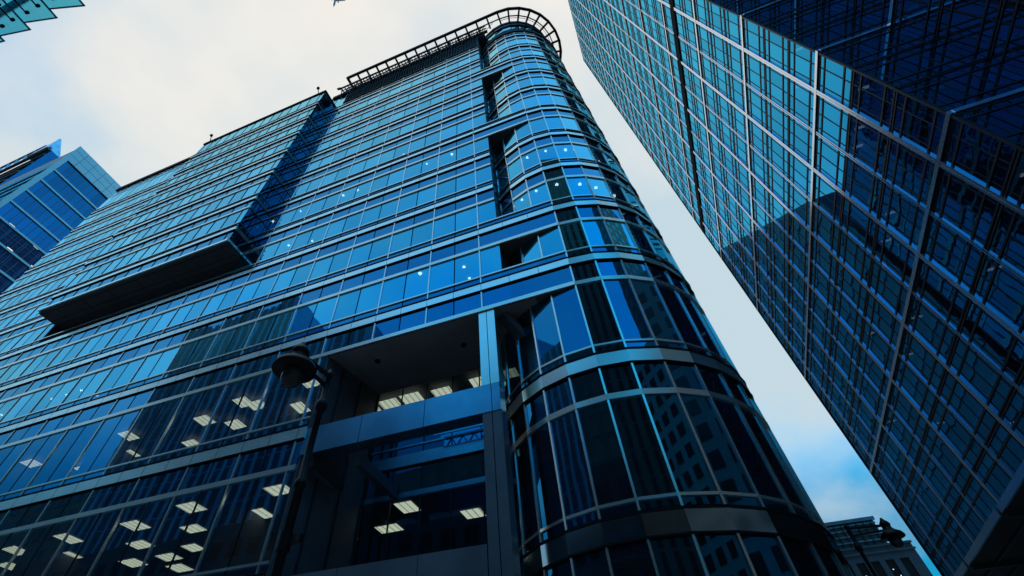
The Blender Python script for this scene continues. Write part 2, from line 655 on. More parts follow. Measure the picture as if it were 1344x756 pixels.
# --- body behind the glass: slabs, core, end walls, roof -------------------------------
slabs = MB()
for z in ZB:
    if z < 16:
        slabs.box(XL + .2, -12.4, FY + .25, 27, z - 1.1, z + .25)
        slabs.box(-12.1, -1.2, 18.45, 27, z - 1.1, z + .25)
    elif BX0 and 25 < z:
        slabs.box(XL + .2, BX0 - .1, FY + .25, 27, z - 1.0, z + .3)
        slabs.box(BX0 + .3, BX1 - .3, (FY + .4 if z < 27 else BY + .25), 27, z - 1.0, z + .3)
        slabs.box(BX1 + .1, XR - .2, FY + .25, 27, z - 1.0, z + .3)
    else:
        slabs.box(XL + .2, XR - .2, FY + .25, 27, z - 1.0, z + .3)
slabs.build_each("floor_slab", M['slab'], tower)
core = MB()
core.box(XL + 3, 1.0, 27.02, 27.4, 0, 59)
core.box(XL, XL + .15, FY + .06, 60, 0, 59.4)
core.box(XL, 4.05, 59.8, 60, 0, 59.4)
core.box(3.7, 3.8, 19.4, 59.8, 0, 59.4)
for x in (-53, -45.5, -36.2, -29, -17.2):
    core.box(x, x + .12, FY + 1.2, 26.9, 0, 53)
core.build_each("inner_wall", M['inner'], tower)
roof = MB()
roof.box(XL, BX0, FY + .1, 60, 59.3, 59.8)
roof.box(BX0, BX1, FY + .1, 60, 59.302, 59.802)
roof.box(BX1, -3.0, FY + .1, 60, 59.3, 59.8)
roof.box(-2.99, 4.0, 24, 60, 59.301, 59.801)
roof.build_each("roof", M['soffit'], tower)
east = Wall((4.06, 0), (0, 1), (1, 0))     # wall along the street, seen mirrored in the tower opposite
eb, eg, em = MB(), MB(), MB()
for i, z in enumerate(ZB):
    zn = ZB[i + 1] if i + 1 < len(ZB) else 59.3
    east.box(eb, 19.5, 60, -.05, .16, z, z + .45)
    east.box(em, 19.5, 60, -.05, .07, z - 1.27, z - 1.07)
    y = 19.5
    while y < 59.9:
        eg.quad(*east.pane(y, min(y + 1.4, 60), z + .5, zn - 1.3))
        eg.quad(*east.pane(y, min(y + 1.4, 60), zn - 1.05, zn - .05))
        y += 1.4
y = 19.5
while y < 59.9:
    east.box(em, y - .03, y + .03, -.05, .06, 0, 59.3)
    y += 1.4
eb.build_each("storey_band", M['panel_dark'], tower)
em.build("mullion_grid", M['panel_dark'], tower, kind="stuff")
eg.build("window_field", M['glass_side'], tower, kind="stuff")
cop = MB()
front.box(cop, XL, BX0, -.1, .22, 59.85, 60.5)
front.box(cop, BX1, -21.6, -.1, .22, 58.7, 59.3)
cop.build_each("coping", M['steel'], tower)

# --- dark slot between the facade and the round corner ------------------------------
slot = MB()
slot.box(XR - .12, XR, FY + .05, 19.5, 15.6, 59.3)
slot.build("slot_wall", M['panel_dark'], tower)
sg = MB()
for i in range(3, len(ZB)):
    z = ZB[i]
    sg.box(XR, XR + .05, FY + .3, 16.5, z, z + .35)
    sg.box(XR, XR + .05, FY + .3, 16.5, z - 1.2, z - 1.05)
    sg.bar((XR + .05, FY + .3, z + .9), (XR + .05, 16.5, z + 2.9), .05)
sg.build_each("slot_rail", M['panel'], tower)
so = MB()
for z in CROSS:   # horizontal soffits where the straight bands bridge the slot
    so.quad((XR, FY + .02, z - 1.28), (X0 + .2, FY + .02, z - 1.28), (X0 + .2, 18, z - 1.28), (XR, 18, z - 1.28))
    so.quad((XR, FY + .02, z + .3), (X0 + .2, FY + .02, z + .3), (X0 + .2, 18, z + .3), (XR, 18, z + .3))
so.build_each("slot_soffit", M['soffit'], tower)

# --- round corner ---------------------------------------------------------------------
DR, DC = 4.9, (X0, FY + .03 + 4.9)
DA = 2 * math.pi / 28


def dv(k, r, z):
    a = DA * k
    return (DC[0] + r * math.sin(a), DC[1] - r * math.cos(a), z)


def ring(mb, r0, r1, z0, z1, k0=-9, k1=9):
    for k in range(k0, k1):
        mb.hexa([dv(k, r1, z0), dv(k + 1, r1, z0), dv(k + 1, r0, z0), dv(k, r0, z0)],
                [dv(k, r1, z1), dv(k + 1, r1, z1), dv(k + 1, r0, z1), dv(k, r0, z1)])


def facet_pane(k, z0, z1, tilt=.003, r=DR):
    a, c = dv(k, r, 0), dv(k + 1, r, 0)
    d = Vector((c[0] - a[0], c[1] - a[1], 0)); l = d.length; d /= l
    wl = Wall((a[0], a[1]), (d.x, d.y), (d.y, -d.x))
    return wl.pane(0.0, l, z0, z1, 0, tilt)


KS = range(-8, 9)
drum_sp = []
for i, z in enumerate(ZB):
    z, h, sill, zn = storey_levels(i)
    bandm, railm, sillm, gapm = MB(), MB(), MB(), dark
    ring(bandm, DR - .04, DR + .08, z, z + h)
    ring(gapm, DR - .06, DR - .05, z + h, z + h + .13)
    ring(gapm, DR - .06, DR - .05, z - .09, z)
    ring(gapm, DR - .03, DR + .11, z + h + .003, z + h + .06)
    ring(gapm, DR - .03, DR + .10, z - .05, z - .003)
    ring(sillm, DR - .03, DR + .06, z + sill, z + sill + .08)
    ring(railm, DR - .03, DR + .07, z - 1.27, z - 1.07)
    zt = zn if zn else 56.5
    low = i <= 1
    for k in KS:
        spand.append((facet_pane(k, z + h + .12, z + sill), M['glass_spandrel']))
        spand.append((facet_pane(k, z - 1.07, z - .07), M['glass_spandrel']))
        if zn:
            win.append((facet_pane(k, z + sill + .08, zt - 1.27), M['glass_low'] if low else M['glass']))
        else:
            win.append((facet_pane(k, z + sill + .08, 55.25), M['glass']))
        if i == 0:
            win.append((facet_pane(k, .5, z - 1.27), M['glass_low']))
    bandm.build("corner_band", M['metal_corner' if i == 0 else 'metal'], tower)
    railm.build("transom", M['mullion'], tower)
    sillm.build("sill_rail", M['mullion'], tower)
for k in range(-7, 9):
    mb = MB()
    a, c = Vector(dv(k, DR - .04, 0)), Vector(dv(k, DR + .06, 0))
    t_ = Vector((math.cos(DA * k), math.sin(DA * k), 0)) * .035
    mb.hexa([a - t_, a + t_, c + t_, c - t_], [p + Vector((0, 0, 55.3)) for p in (a - t_, a + t_, c + t_, c - t_)])
    mb.build("mullion", M['mullion'], tower)
ds = MB()
for z in ZB:
    pts = [dv(k, DR - .3, z - 1.0) for k in range(-9, 10)]
    ds.quad(*reversed(pts)); ds.quad(*[(x, y, z + .3) for x, y, _ in pts])
    ring(ds, DR - .31, DR - .30, z - 1.0, z + .3)
ds.build_each("corner_slabs", M['slab'], tower)
dcore = MB()
dcore.tube((DC[0], DC[1] + 1.2, 0), (DC[0], DC[1] + 1.2, 55), 1.4, 1.4, 16)
dcore.build("corner_core", M['inner'], tower)
# top of the round corner: black coping, set-back drum, dark bands
cm = MB(); ring(cm, DR - .25, DR + .16, 55.3, 55.9); cm.build_each("coping", M['steel'], tower)
R2 = 4.62
for z0, z1 in ((55.9, 57.4), (57.9, 59.4)):
    sm = MB()
    for k in range(-9, 9):
        sm.quad(*facet_pane(k, z0 + .1, z1, .004, R2))
    sm.build("setback_glass", M['glass'], tower)
sm = MB(); ring(sm, R2 - .2, R2 + .06, 57.4, 57.9); ring(sm, R2 - .2, R2 + .1, 59.4, 59.75); ring(sm, R2 - .2, R2 - .02, 59.75, 60.3); ring(sm, R2 - .2, R2 + .12, 60.5, 61.1); sm.build_each("setback_band", M['steel'], tower)
sm = MB(); ring(sm, R2 - .1, R2 + .03, 60.0, 60.2); sm.build("parapet_rail", M['panel'], tower)
sm = MB(); sm.quad(*[dv(k, R2 - .05, 59.7) for k in range(-9, 10)]); sm.build("corner_roof", M['soffit'], tower)
# loose gear on the setback ledge
sm = MB()
for k, h_ in ((0.6, .5), (1.3, .9), (1.9, .6), (2.7, .8), (-1.6, .7)):
    p0 = dv(k, DR + .02, 55.9); sm.box(p0[0] - .35, p0[0] + .3, p0[1] - .1, p0[1] + .25, 55.9, 55.9 + h_)
sm.build_each("ledge_gear", M['steel'], tower)

# --- ring-shaped roof frame: a flat ladder that follows the facade and the corner ------------
ZR = 61.6
RO, RI = 6.2, 5.25
YO, YI = DC[1] - RO, DC[1] - RI
XE = -21.8
lad = MB()
ring(lad, RO - .27, RO + .02, ZR - .2, ZR + .2, 0, 10)
ring(lad, RI - .06, RI + .06, ZR - .08, ZR + .08, 0, 10)
ring(lad, RI - .26, RI - .22, ZR - .05, ZR + .05, 0, 10)
lad.box(XE, X0, YO - .02, YO + .27, ZR - .2, ZR + .2)
lad.box(XE, X0, YI - .06, YI + .06, ZR - .08, ZR + .08)
lad.build("ladder_rails", M['steel'], tower)
lad = MB()
for k in range(0, 10):
    lad.bar(dv(k, RO, ZR), dv(k, R2, ZR - .1), .2, .26)
x = X0 - 1.39
while x > XE:
    lad.bar((x, YO, ZR), (x, FY + .3, ZR - .1), .2, .26)
    x -= 1.39
lad.bar((XE, YO, ZR), (XE, YI, ZR), .18, .18)
lad.build_each("ladder_rung", M['steel'], tower)
# dark roof deck under the ladder: open grating on beams, with handrail and roof plant
deck = MB()
deck.box(-22.7, -2.6, 13.72, 13.86, 59.95, 60.35)
deck.box(-22.7, -2.6, 14.06, 14.14, 59.95, 60.2)
deck.box(-22.7, -2.6, 14.35, 14.6, 59.8, 60.35)
x = -22.7
while x < -2.6:
    deck.box(x, x + .07, 13.74, 14.58, 60.05, 60.3)
    x += .46
deck.bar((-23.3, 13.8, 60.6), (-22.7, 13.8, 60.1), .25)
x = -22.5
while x < -3:
    deck.bar((x, 14.4, 57.5), (x, 13.8, 59.95), .09)
    deck.bar((x, 14.4, 59.7), (x + 1.39, 13.8, 59.97), .05)
    x += 1.39
deck.build("roof_deck", M['steel'], tower)
lou = MB()
x = -21.6
lou.box(-21.6, XR, FY + .12, FY + .2, 55.4, 59.9)
while x < XR:
    lou.box(x, x + .1, FY - .08, FY + .1, 55.42, 59.8)
    x += .35
for z in (55.45, 57.6, 59.4):
    lou.box(-21.6, XR, FY - .12, FY - .084, z, z + .18)
lou.build("louvre_screen", M['steel'], tower)
rl = MB()
for z in (61.0, 61.5):
    rl.bar((-22.4, 14.5, z), (-3.2, 14.5, z), .045)
x = -22.4
while x < -3:
    rl.bar((x, 14.5, 60.35), (x, 14.5, 61.5), .05)
    x += .93
for x in (-21.4, -19.4, -16.6, -13.4, -10.9, -8.1, -5.6):
    rl.bar((x, 14.55, 60.3), (x + .4, 14.3, 62.3), .09)
    rl.bar((x + .8, 14.55, 60.3), (x + .4, 14.3, 62.3), .07)
rl.build("roof_railing", M['steel'], tower)
for x, y, z in ((-46.2, BY, 58.0), (-25.0, BY, 58.0)):
    if x < BX0:
        x = -42.2
    m1 = MB(); m1.tube((x, y + .1, z - .1), (x - .15, y - .35, z + 1.5), .06, .05); m1.lathe((x - .15, y - .38, z + 1.5), [(.05, -.2), (.19, -.12), (.19, .1), (.05, .18)], 12)
    m1.build("roof_lamp", M['lamp'], tower)

# --- projecting bay -----------------------------------------------------------------------
bw = Wall((0, BY), (1, 0), (0, -1))
br = Wall((BX1, 0), (0, 1), (1, 0))
sh = MB()
sh.box(BX0, BX1, BY + .02, 15.4, 27.62, 27.8)
sh.box(BX0, BX0 + .1, BY + .05, 15.4, 27.8, 58)
sh.box(BX0, BX1, BY + .02, FY + .2, 57.5, 57.8)
bay = sh.build("projecting_bay", M['soffit'], tower)
bs, bwin = [], []
bandm, railm, gapm, jm, sidem = MB(), MB(), MB(), MB(), MB()
for i in range(5, len(ZB)):
    z, h, sill, zn = storey_levels(i)
    zt = zn or 58.1
    us = grid_u(BX0, BX1)
    for a, c in zip(us, us[1:]):
        bs += [(bw.pane(a, c, z + h + .12, z + sill), M['glass_spandrel']), (bw.pane(a, c, z - 1.07, z - .07), M['glass_spandrel'])]
        bwin.append((bw.pane(a, c, z + sill + .08, zt - (1.27 if zn else .5)), M['glass']))
    for wl, u0, u1 in ((bw, BX0 - .05, BX1 + .06), (br, BY + .02, FY)):
        if wl is br:
            wl.box(sidem, u0, u1, -.05, .05, z, z + h)
            wl.box(sidem, u0, u1, -.04, .04, z + sill, z + sill + .08)
            wl.box(sidem, u0, u1, -.04, .04, z - 1.2, z - 1.1)
            continue
        wl.box(bandm, u0, u1, -.05, .08, z, z + h)
        wl.box(railm, u0, u1, -.04, .07, z + sill, z + sill + .08)
        if i > 5:
            wl.box(railm, u0, u1, -.04, .08, z - 1.27, z - 1.07)
        wl.box(gapm, u0, u1, -.06, -.05, z + h, z + h + .13)
        wl.box(gapm, u0, u1, -.06, -.05, z - .09, z)
        wl.box(gapm, u0, u1, -.04, .11, z + h + .003, z + h + .06)
        wl.box(gapm, u0, u1, -.04, .10, z - .05, z - .003)
    for a, c in ((BY, BY + .775), (BY + .775, FY)):
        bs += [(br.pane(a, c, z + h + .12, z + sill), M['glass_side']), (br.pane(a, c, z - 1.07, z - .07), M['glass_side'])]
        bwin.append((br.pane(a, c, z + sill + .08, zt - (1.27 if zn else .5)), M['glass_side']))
bw.box(bandm, BX0 - .1, BX1 + .1, -.05, .15, 27.80, 28.0)
br.box(bandm, BY, 15.4, -.05, .15, 27.8, 28.0)
bw.box(gapm, BX0 - .1, BX1 + .1, -.2, .12, 57.85, 58.15)
br.box(gapm, BY + .01, FY, -.2, .11, 57.85, 58.15)
us = grid_u(BX0, BX1)
for j, u in enumerate(us[1:-1]):
    bw.box(jm, u - .025, u + .025, -.05, .03, 28.1, 57.6)
br.box(jm, BY + .75, BY + .80, -.05, .04, 28.1, 57.6)
bandm.build_each("storey_band", M['metal'], bay)
railm.build_each("transom", M['mullion'], bay)
sidem.build_each("side_rail", M['panel_dark'], bay)
gapm.build("shadow_gap_lines", M['black'], bay, kind="stuff")  # black strips for the shade along the bay bands, plus its coping
jm.build("glazing_joints", M['black'], bay, kind="stuff")
panes(bs, "spandrel_panel", "spandrel_field", bay, 60)
panes(bwin, "window", "window_field", bay, 90)
sj = MB()
for u in grid_u(BX0, BX1)[2:-1:2]:
    sj.box(u - .012, u + .012, BY + .25, 15.38, 27.612, 27.622)
for y in (BY + .22, BY + 1.15, FY + .1):
    sj.box(BX0 + .1, BX1 - .1, y - .015, y + .015, 27.606, 27.618)
sj.build("soffit_seams", M['black'], bay, kind="stuff")
# braces seen behind the side glass of the bay
xb = MB()
for i in range(5, len(ZB) - 1):
    xb.bar((BX1 - .5, BY + .2, ZB[i] + .3), (BX1 - .5, FY, ZB[i + 1] - 1), .1)
    xb.bar((BX1 - .5, FY, ZB[i] + .3), (BX1 - .5, BY + .2, ZB[i + 1] - 1), .1)
xb.build_each("cross_brace", M['panel'], bay)
# deep-set storey below the bay
ug = Wall((0, 15.4), (1, 0), (0, -1))
um = MB()
us = grid_u(BX0, BX1)
for a, c in zip(us, us[1:]):
    win.append((ug.pane(a + .02, c - .02, 25.75, 27.6), M['glass']))
    ug.box(um, a - .02, a + .02, -.02, .04, 25.6, 27.6)
um.build("recess_joints", M['mullion'], tower, kind="stuff")
um = MB(); um.quad((BX0, FY, 25.66), (BX1, FY, 25.66), (BX1, 15.4, 25.66), (BX0, 15.4, 25.66)); um.build("ledge", M['soffit'], tower)
um = MB(); um.box(BX1, BX1 + .1, FY + .02, 15.4, 25.6, 29.2); um.box(BX0 - .1, BX0, FY + .02, 15.4, 25.6, 29.2); um.build_each("recess_return", M['panel_dark'], tower)
us = grid_u(BX0, BX1)

# --- open terrace and frame at street level ------------------------------------------------
YB = 18.15
back = Wall((0, YB), (1, 0), (0, -1))
t1 = MB()
t1.quad((-12.95, FY + .03, 15.58), (-12.26, YB, 15.58), (-2.6, YB, 15.58), (-2.6, FY + .03, 15.58))
t1.build("terrace_ceiling", M['terrace'], tower)
t1 = MB()
for x, y in ((-10.9, 15.6), (-6.6, 16.1)):
    t1.tube((x, y, 15.5), (x, y, 15.575), .13, .13, 14)
t1.build_each("ceiling_sensor", M['black'], tower)
lw = MB()
lw.hexa([(-13.0, FY + .02, 0), (-12.9, FY + .02, 0), (-12.16, YB, 0), (-12.3, YB, 0)], [(-13.0, FY + .02, 15.57), (-12.9, FY + .02, 15.57), (-12.16, YB, 15.57), (-12.3, YB, 15.57)])
lw.build("terrace_side_wall", M['panel_dark'], tower)
lw = MB()
for k in (0.28, .62, .97):
    x, y = -12.9 + .74 * k, FY + (YB - FY) * k
    lw.box(x, x + .07, y - .03, y + .03, 0, 15.5)
lw.build_each("side_mullion", M['bar'], tower)
bm1, br1, bg1, bsp = MB(), MB(), MB(), MB()
for z, h in ((6.38, .53), (11.55, .5)):
    back.box(bm1, -12.2, -1.6, -.05, .1, z, z + h)
    back.box(br1, -12.2, -1.6, -.04, .06, z - 1.27, z - 1.07)
    back.box(br1, -12.2, -1.6, -.04, .06, z + .86, z + .94)
    back.box(bg1, -12.2, -1.6, -.06, -.05, z + h, z + h + .13)
u = -12.2
while u < -1.7:
    c = min(u + MOD, -1.6)
    for z0, z1 in ((.4, 5.1), (7.35, 10.28), (12.5, 15.55)):
        win.append((back.pane(u, c, z0, z1), M['glass_low']))
    for z0, z1 in ((5.35, 6.3), (6.95, 7.22), (10.5, 11.45), (12.1, 12.4)):
        spand.append((back.pane(u, c, z0, z1), M['glass_low']))
    back.box(bg1, u - .02, u + .02, -.05, .03, 0, 15.55)
    u = c
bm1.build_each("storey_band", M['panel'], tower)
br1.build_each("transom", M['panel'], tower)
bg1.build("glazing_joints", M['bar'], tower, kind="stuff")
tb = MB()
xs = [-12.98, -10.31, -7.53, -4.81, -4.47]
for a, c in zip(xs, xs[1:]):
    tb.box(a + .012, c - .012, FY - .02, FY + .6, 10.83, 11.94)
tb.build_each("terrace_beam", M['panel'], tower)
tb = MB(); tb.box(-12.96, -4.49, FY + .02, FY + .58, 10.86, 11.9); tb.build("beam_joints", M['black'], tower)
pl = MB()
pl.box(-5.19, -4.845, FY, FY + .62, 11.95, 15.58)
pl.box(-4.815, -4.47, FY, FY + .62, 11.95, 15.58)
pl.build_each("column", M['metal'], tower)
pl = MB(); pl.box(-5.19, -4.845, FY, FY + .62, 0, 10.82); pl.box(-4.815, -4.47, FY + .002, FY + .62, 0, 10.82); pl.build_each("lower_column", M['panel_dark'], tower)
lb = MB()
for a, c in ((-13.0, -10.2), (-10.18, -7.42), (-7.4, -5.22)):
    lb.box(a, c, FY - .01, FY + .5, 4.6, 6.8)
lb.build_each("lower_beam", M['panel_dark'], tower)
tb = MB()
for x in (-12.75, -10.75):
    tb.box(x, x + .28, FY + .62, YB - .1, 10.30, 10.72)
tb.build_each("tie_beam", M['panel_dark'], tower)
tw = MB()
tw.box(-8.6, -4.0, 17.5, 17.58, 12.75, 12.83); tw.box(-8.6, -4.0, 17.5, 17.58, 12.3, 12.36)
x = -8.6
while x < -4.2:
    tw.bar((x, 17.54, 12.33), (x + .28, 17.54, 12.78), .05); tw.bar((x + .28, 17.54, 12.78), (x + .56, 17.54, 12.33), .05)
    x += .56
tw.build("truss_reflection_rail", M['panel'], tower)  # added zigzag rail standing in for a truss reflection in the back wall
# dark return between the column and the round corner
rt = MB(); rt.box(-2.9, -2.7, 17.0, YB, 0, 15.57); rt.bar((-4.2, FY + .5, 15.5), (-3.0, FY + 1.6, 13.6), .5, .3); rt.build("corner_return", M['soffit'], tower)

# --- lamps and blinds seen through the glass -----------------------------------------------
ceil_lo, ceil_hi = 10.42, 15.62
lo = [(-27.1, 16.1), (-30.8, 16.2), (-33.0, 17.6), (-28.9, 17.7), (-30.6, 19.3), (-24.5, 18.0), (-26.7, 19.7), (-19.3, 15.7),
      (-20.8, 17.5), (-22.4, 19.3), (-18.8, 19.4), (-17.0, 17.4), (-14.8, 15.8), (-25.0, 21.2), (-34.8, 19.4),
      (-14.9, 19.2), (-16.6, 20.9), (-14.9, 21.0), (-12.4, 21.0), (-8.2, 21.0), (-32.8, 19.4), (-35.6, 17.6), (-33.6, 15.9), (-23.0, 16.2), (-24.4, 19.8), (-10.6, 19.3)]
hi = [(-35.4, 16.3), (-37.3, 17.7), (-33.0, 18.1), (-27.4, 16.2), (-28.9, 17.8), (-24.7, 18.3), (-19.2, 16.0), (-21.0, 17.6), (-22.3, 16.6),
      (-14.9, 15.9), (-16.9, 17.6), (-18.7, 16.5), (-15.0, 19.3), (-13.3, 19.3), (-10.8, 19.2), (-7.0, 19.2), (-40.2, 16.4), (-31.2, 19.6), (-12.1, 19.2), (-9.1, 19.3), (-5.4, 19.1)]
for (x, y), z in [(p, ceil_lo) for p in lo] + [(p, ceil_hi) for p in hi]:
    mb = MB()
    sx, sy = random.uniform(.42, .58), random.uniform(.36, .52)
    mb.quad((x - sx, y - sy, z), (x - sx, y + sy, z), (x + sx, y + sy, z), (x + sx, y - sy, z))
    mb.build("ceiling_light", M['light'], tower)
dl = [(-16.38, 14.84, 32.39), (-15.08, 14.84, 32.39), (-11.71, 15.33, 36.66), (-9.02, 14.82, 32.39), (-6.94, 14.82, 32.39), (-20.38, 14.82, 32.39),
      (-6.22, 15.28, 19.99), (-6.27, 16.16, 19.99), (-8.59, 14.8, 19.99), (-23.1, 14.82, 32.39), (-33.88, 16.43, 19.99), (-34.37, 15.6, 19.99),
      (-35.72, 15.61, 19.99), (-37.11, 15.56, 19.99), (-42.14, 15.6, 19.99), (-20.21, 15.08, 28.18), (-18.35, 15.39, 28.18),
      (-1.56, 14.89, 28.18), (-.33, 14.9, 28.18), (.87, 15.31, 28.18), (2.66, 16.99, 28.18), (-2.47, 15.13, 24.07), (-1.52, 14.86, 24.07),
      (-.31, 14.9, 24.07), (.92, 15.39, 24.07), (1.71, 15.97, 24.07), (2.56, 16.94, 24.07)]
for x, y, z in dl:
    mb = MB(); r_ = random.uniform(.07, .11); mb.tube((x, y, z - .03), (x, y, z), r_, r_, 14); mb.build("downlight", M['spot'], tower)
for n_ in range(46):
    i = random.choice([2, 3, 4, 6, 7, 8])
    z, h, sill, zn = storey_levels(i)
    k = random.randint(3, 13) if random.random() < .7 else random.randint(14, 34)
    if 4 <= i and BX0 - 1.5 < X0 - (k + 1) * MOD and X0 - k * MOD < BX1 + 1.5:
        continue
    a = X0 - (k + 1) * MOD + .12
    dz = random.uniform(.4, 1.9)
    mb = MB(); front.box(mb, a, a + MOD - .24, -.42, -.40, zn - 1.05 - dz, zn - 1.05)
    mb.build("roller_blind", M['blind'], tower)
panes(win, "window", "window_field", tower, 100)
panes(spand, "spandrel_panel", "spandrel_field", tower, 100)
dark.build("shadow_gap_lines", M['black'], tower, kind="stuff")

# ================================================================== TALL TOWER ACROSS THE STREET
TX, TY0, TY1 = 21.3, 20.15, 65.2
T2X, T2Y = 26.2, 11.0
TZ = 172.0
Z1, ZS = 25.93, 11.83
across = thing("skyscraper", "tall dark gridded glass skyscraper with silver columns, rising on the right", "skyscraper", (45, 40, 0))
fw2 = Wall((TX, 0), (0, 1), (-1, 0))
fw3 = Wall((0, TY0), (1, 0), (0, -1))
fw4 = Wall((T2X, 0), (0, 1), (-1, 0))
majors = [Z1 + ZS * k for k in range(-2, 13)]
levels = [Z1 + ZS / 3 * k for k in range(-6, 38)]
colY = [23.5 + 3.875 * k for k in range(11)]
wq, bars, nar = [], MB(), []


def tower_face(wl, u0, u1, posts, thin, gm='glass_tower'):
    """posts: heavy lines, thin: fine vertical bars"""
    us = sorted([u0] + posts + [u1])
    for z in levels:
        zt = z + ZS / 3
        if zt > TZ + .2:
            continue
        rows = ((z + .17, z + .84), (z + .96, zt - .88), (zt - .76, zt - .16))
        for a, c in zip(us, us[1:]):
            mid = [a] + [t_ for t_ in thin if a + .05 < t_ < c - .05] + [c]
            for p, q in zip(mid, mid[1:]):
                wq.append((wl.pane(p + .02, q - .02, *rows[1], 0, .003), M[gm]))
                for r in (rows[0], rows[2]):
                    nar.append((wl.pane(p + .02, q - .02, *r, 0, .003), M[gm]))
        for r in (z + .90, zt - .82):
            wl.box(bars, u0, u1, -.05, .05, r - .065, r + .065)
    for t_ in thin:
        wl.box(bars, t_ - .035, t_ + .035, -.04, .03, .3, TZ)


thin2 = []
for c in colY[:-1]:
    thin2 += [c + .55, c + 1.94, c + 3.3]
thin2 += [TY0 + 1.2, TY0 + 2.7, colY[-1] + .6, colY[-1] + 1.7]
tower_face(fw2, TY0, TY1, colY, thin2)
tower_face(fw3, TX, T2X, [], [TX + .5, TX + 1.7, TX + 3.2, TX + 4.4], 'glass_return_shaded')
tower_face(fw4, T2Y, TY0, [15.6], [12.2, 13.8, 16.6, 17.9, 19.3], 'glass_return_shaded')
panes(nar, "spandrel_panel", "spandrel_field", across, 100)
bars.build("glazing_bars", M['bar'], across, kind="stuff")
panes(wq, "window", "window_field", across, 100)
for j, y in enumerate(colY):
    mb = MB()
    if j % 2 == 0:
        fw2.box(mb, y - .2, y - .02, -.1, .12, 0, TZ + .2)
        fw2.box(mb, y + .02, y + .2, -.1, .12, 0, TZ + .2)
        fw2.box(mb, y - .02, y + .02, -.1, .06, 0, TZ + .2)
    else:
        fw2.box(mb, y - .14, y - .05, -.1, .07, 0, TZ + .2)
        fw2.box(mb, y + .05, y + .14, -.1, .07, 0, TZ + .2)
    mb.build("facade_column", M['metal_tower'], across)
for z in levels:
    if z > TZ:
        continue
    major = min(abs(z - m_) for m_ in majors) < .1
    mb = MB()
    if major:
        fw2.box(mb, TY0 - .1, TY1, -.1, .13, z - .12, z + .16)
        fw3.box(mb, TX + .1, T2X, -.1, .13, z - .12, z + .16)
        fw4.box(mb, T2Y, TY0 - .14, -.1, .13, z - .12, z + .16)
        mb.build("floor_band", M['metal_tower'], across)
        mb = MB()
        fw2.box(mb, TY0 - .1, TY1, -.1, .03, z - .36, z - .13)
        fw3.box(mb, TX + .1, T2X, -.1, .03, z - .36, z - .13)
        fw4.box(mb, T2Y, TY0 - .1, -.1, .03, z - .36, z - .13)
        mb.build("floor_gap", M['bar'], across)
    else:
        for wl, u0, u1 in ((fw2, TY0 - .1, TY1), (fw3, TX + .1, T2X), (fw4, T2Y, TY0 - .1)):
            wl.box(mb, u0, u1, -.1, .05, z - .15, z - .05)
            wl.box(mb, u0, u1, -.1, .05, z + .05, z + .15)
            wl.box(mb, u0, u1, -.1, .0, z - .05, z + .05)
        mb.build("floor_line", M['bar'], across)
mb = MB(); fw2.box(mb, TY0, TY1, -.1, .14, 68.4, 69.7); mb.build("louvre_strip", M['black'], across)
mb = MB(); fw2.box(mb, TY0 - .02, TY0 + .14, -.1, .1, 0, TZ); fw2.box(mb, TY1 - .12, TY1, -.1, .12, 0, TZ); mb.build_each("corner_post", M['bar'], across)
ib = MB()
ib.box(TX + 1.4, 74, TY0 + 1.4, TY1 - .3, 0, TZ); ib.box(T2X + 1.4, 74, T2Y + .4, TY0 + 1.39, 0, TZ)
ib.build_each("inner_wall", M['inner'], across)
ib = MB()
ib.box(TX + .05, 74.2, TY1 - .29, TY1, 0, TZ); ib.box(T2X + .05, 74.2, T2Y, T2Y + .3, 0, TZ); ib.box(74.01, 74.3, T2Y + .31, TY1 - .3, 0, TZ)
ib.build_each("rear_wall", M['stone_dark'], across)
ib = MB(); ib.box(TX, 74, TY0, TY1, TZ, TZ + .5); ib.box(T2X, 74, T2Y, TY0 - .02, TZ, TZ + .5); ib.build_each("roof", M['steel'], across)
ib = MB()
for z in levels:
    if z < TZ - 1:
        ib.box(TX + .12, TX + 1.39, TY0 + .15, TY1 - .3, z - .12, z + .12)
        ib.box(TX + .12, T2X + .02, TY0 + .12, TY0 + 1.39, z - .1, z + .1)
        ib.box(T2X + .12, T2X + 1.39, T2Y + .3, TY0 + .1, z - .12, z + .12)
ib.build_each("floor_slab", M['soffit'], across)
# a few lamps left on behind the panes (face, along, height)
lamps = [(2, 21.9, 32.6), (2, 25.2, 30.2), (2, 26.9, 31.3), (2, 30.7, 26.4), (2, 33.6, 26.0), (2, 38.3, 22.6), (2, 43.2, 25.3), (2, 47.0, 21.2),
         (2, 35.0, 17.1), (2, 39.6, 16.9), (2, 29.0, 18.2), (2, 27.0, 15.9), (2, 22.0, 18.9), (2, 28.6, 38.8), (2, 24.9, 38.0), (2, 21.4, 40.5), (2, 45.4, 29.2), (2, 54, 22.4),
         (4, 16.4, 33.6), (4, 13.4, 29.4), (4, 17.7, 37.8)]
for f_, u, z in lamps:
    wl = fw2 if f_ == 2 else fw4
    zf = max(l_ for l_ in levels if l_ < z) + ZS / 3 - .16
    mb = MB(); mb.quad(wl.p(u - .12, zf, -.3), wl.p(u + .12, zf, -.3), wl.p(u + .12, zf, -1.0), wl.p(u - .12, zf, -1.0)); mb.build("ceiling_light", M['glint'], across)

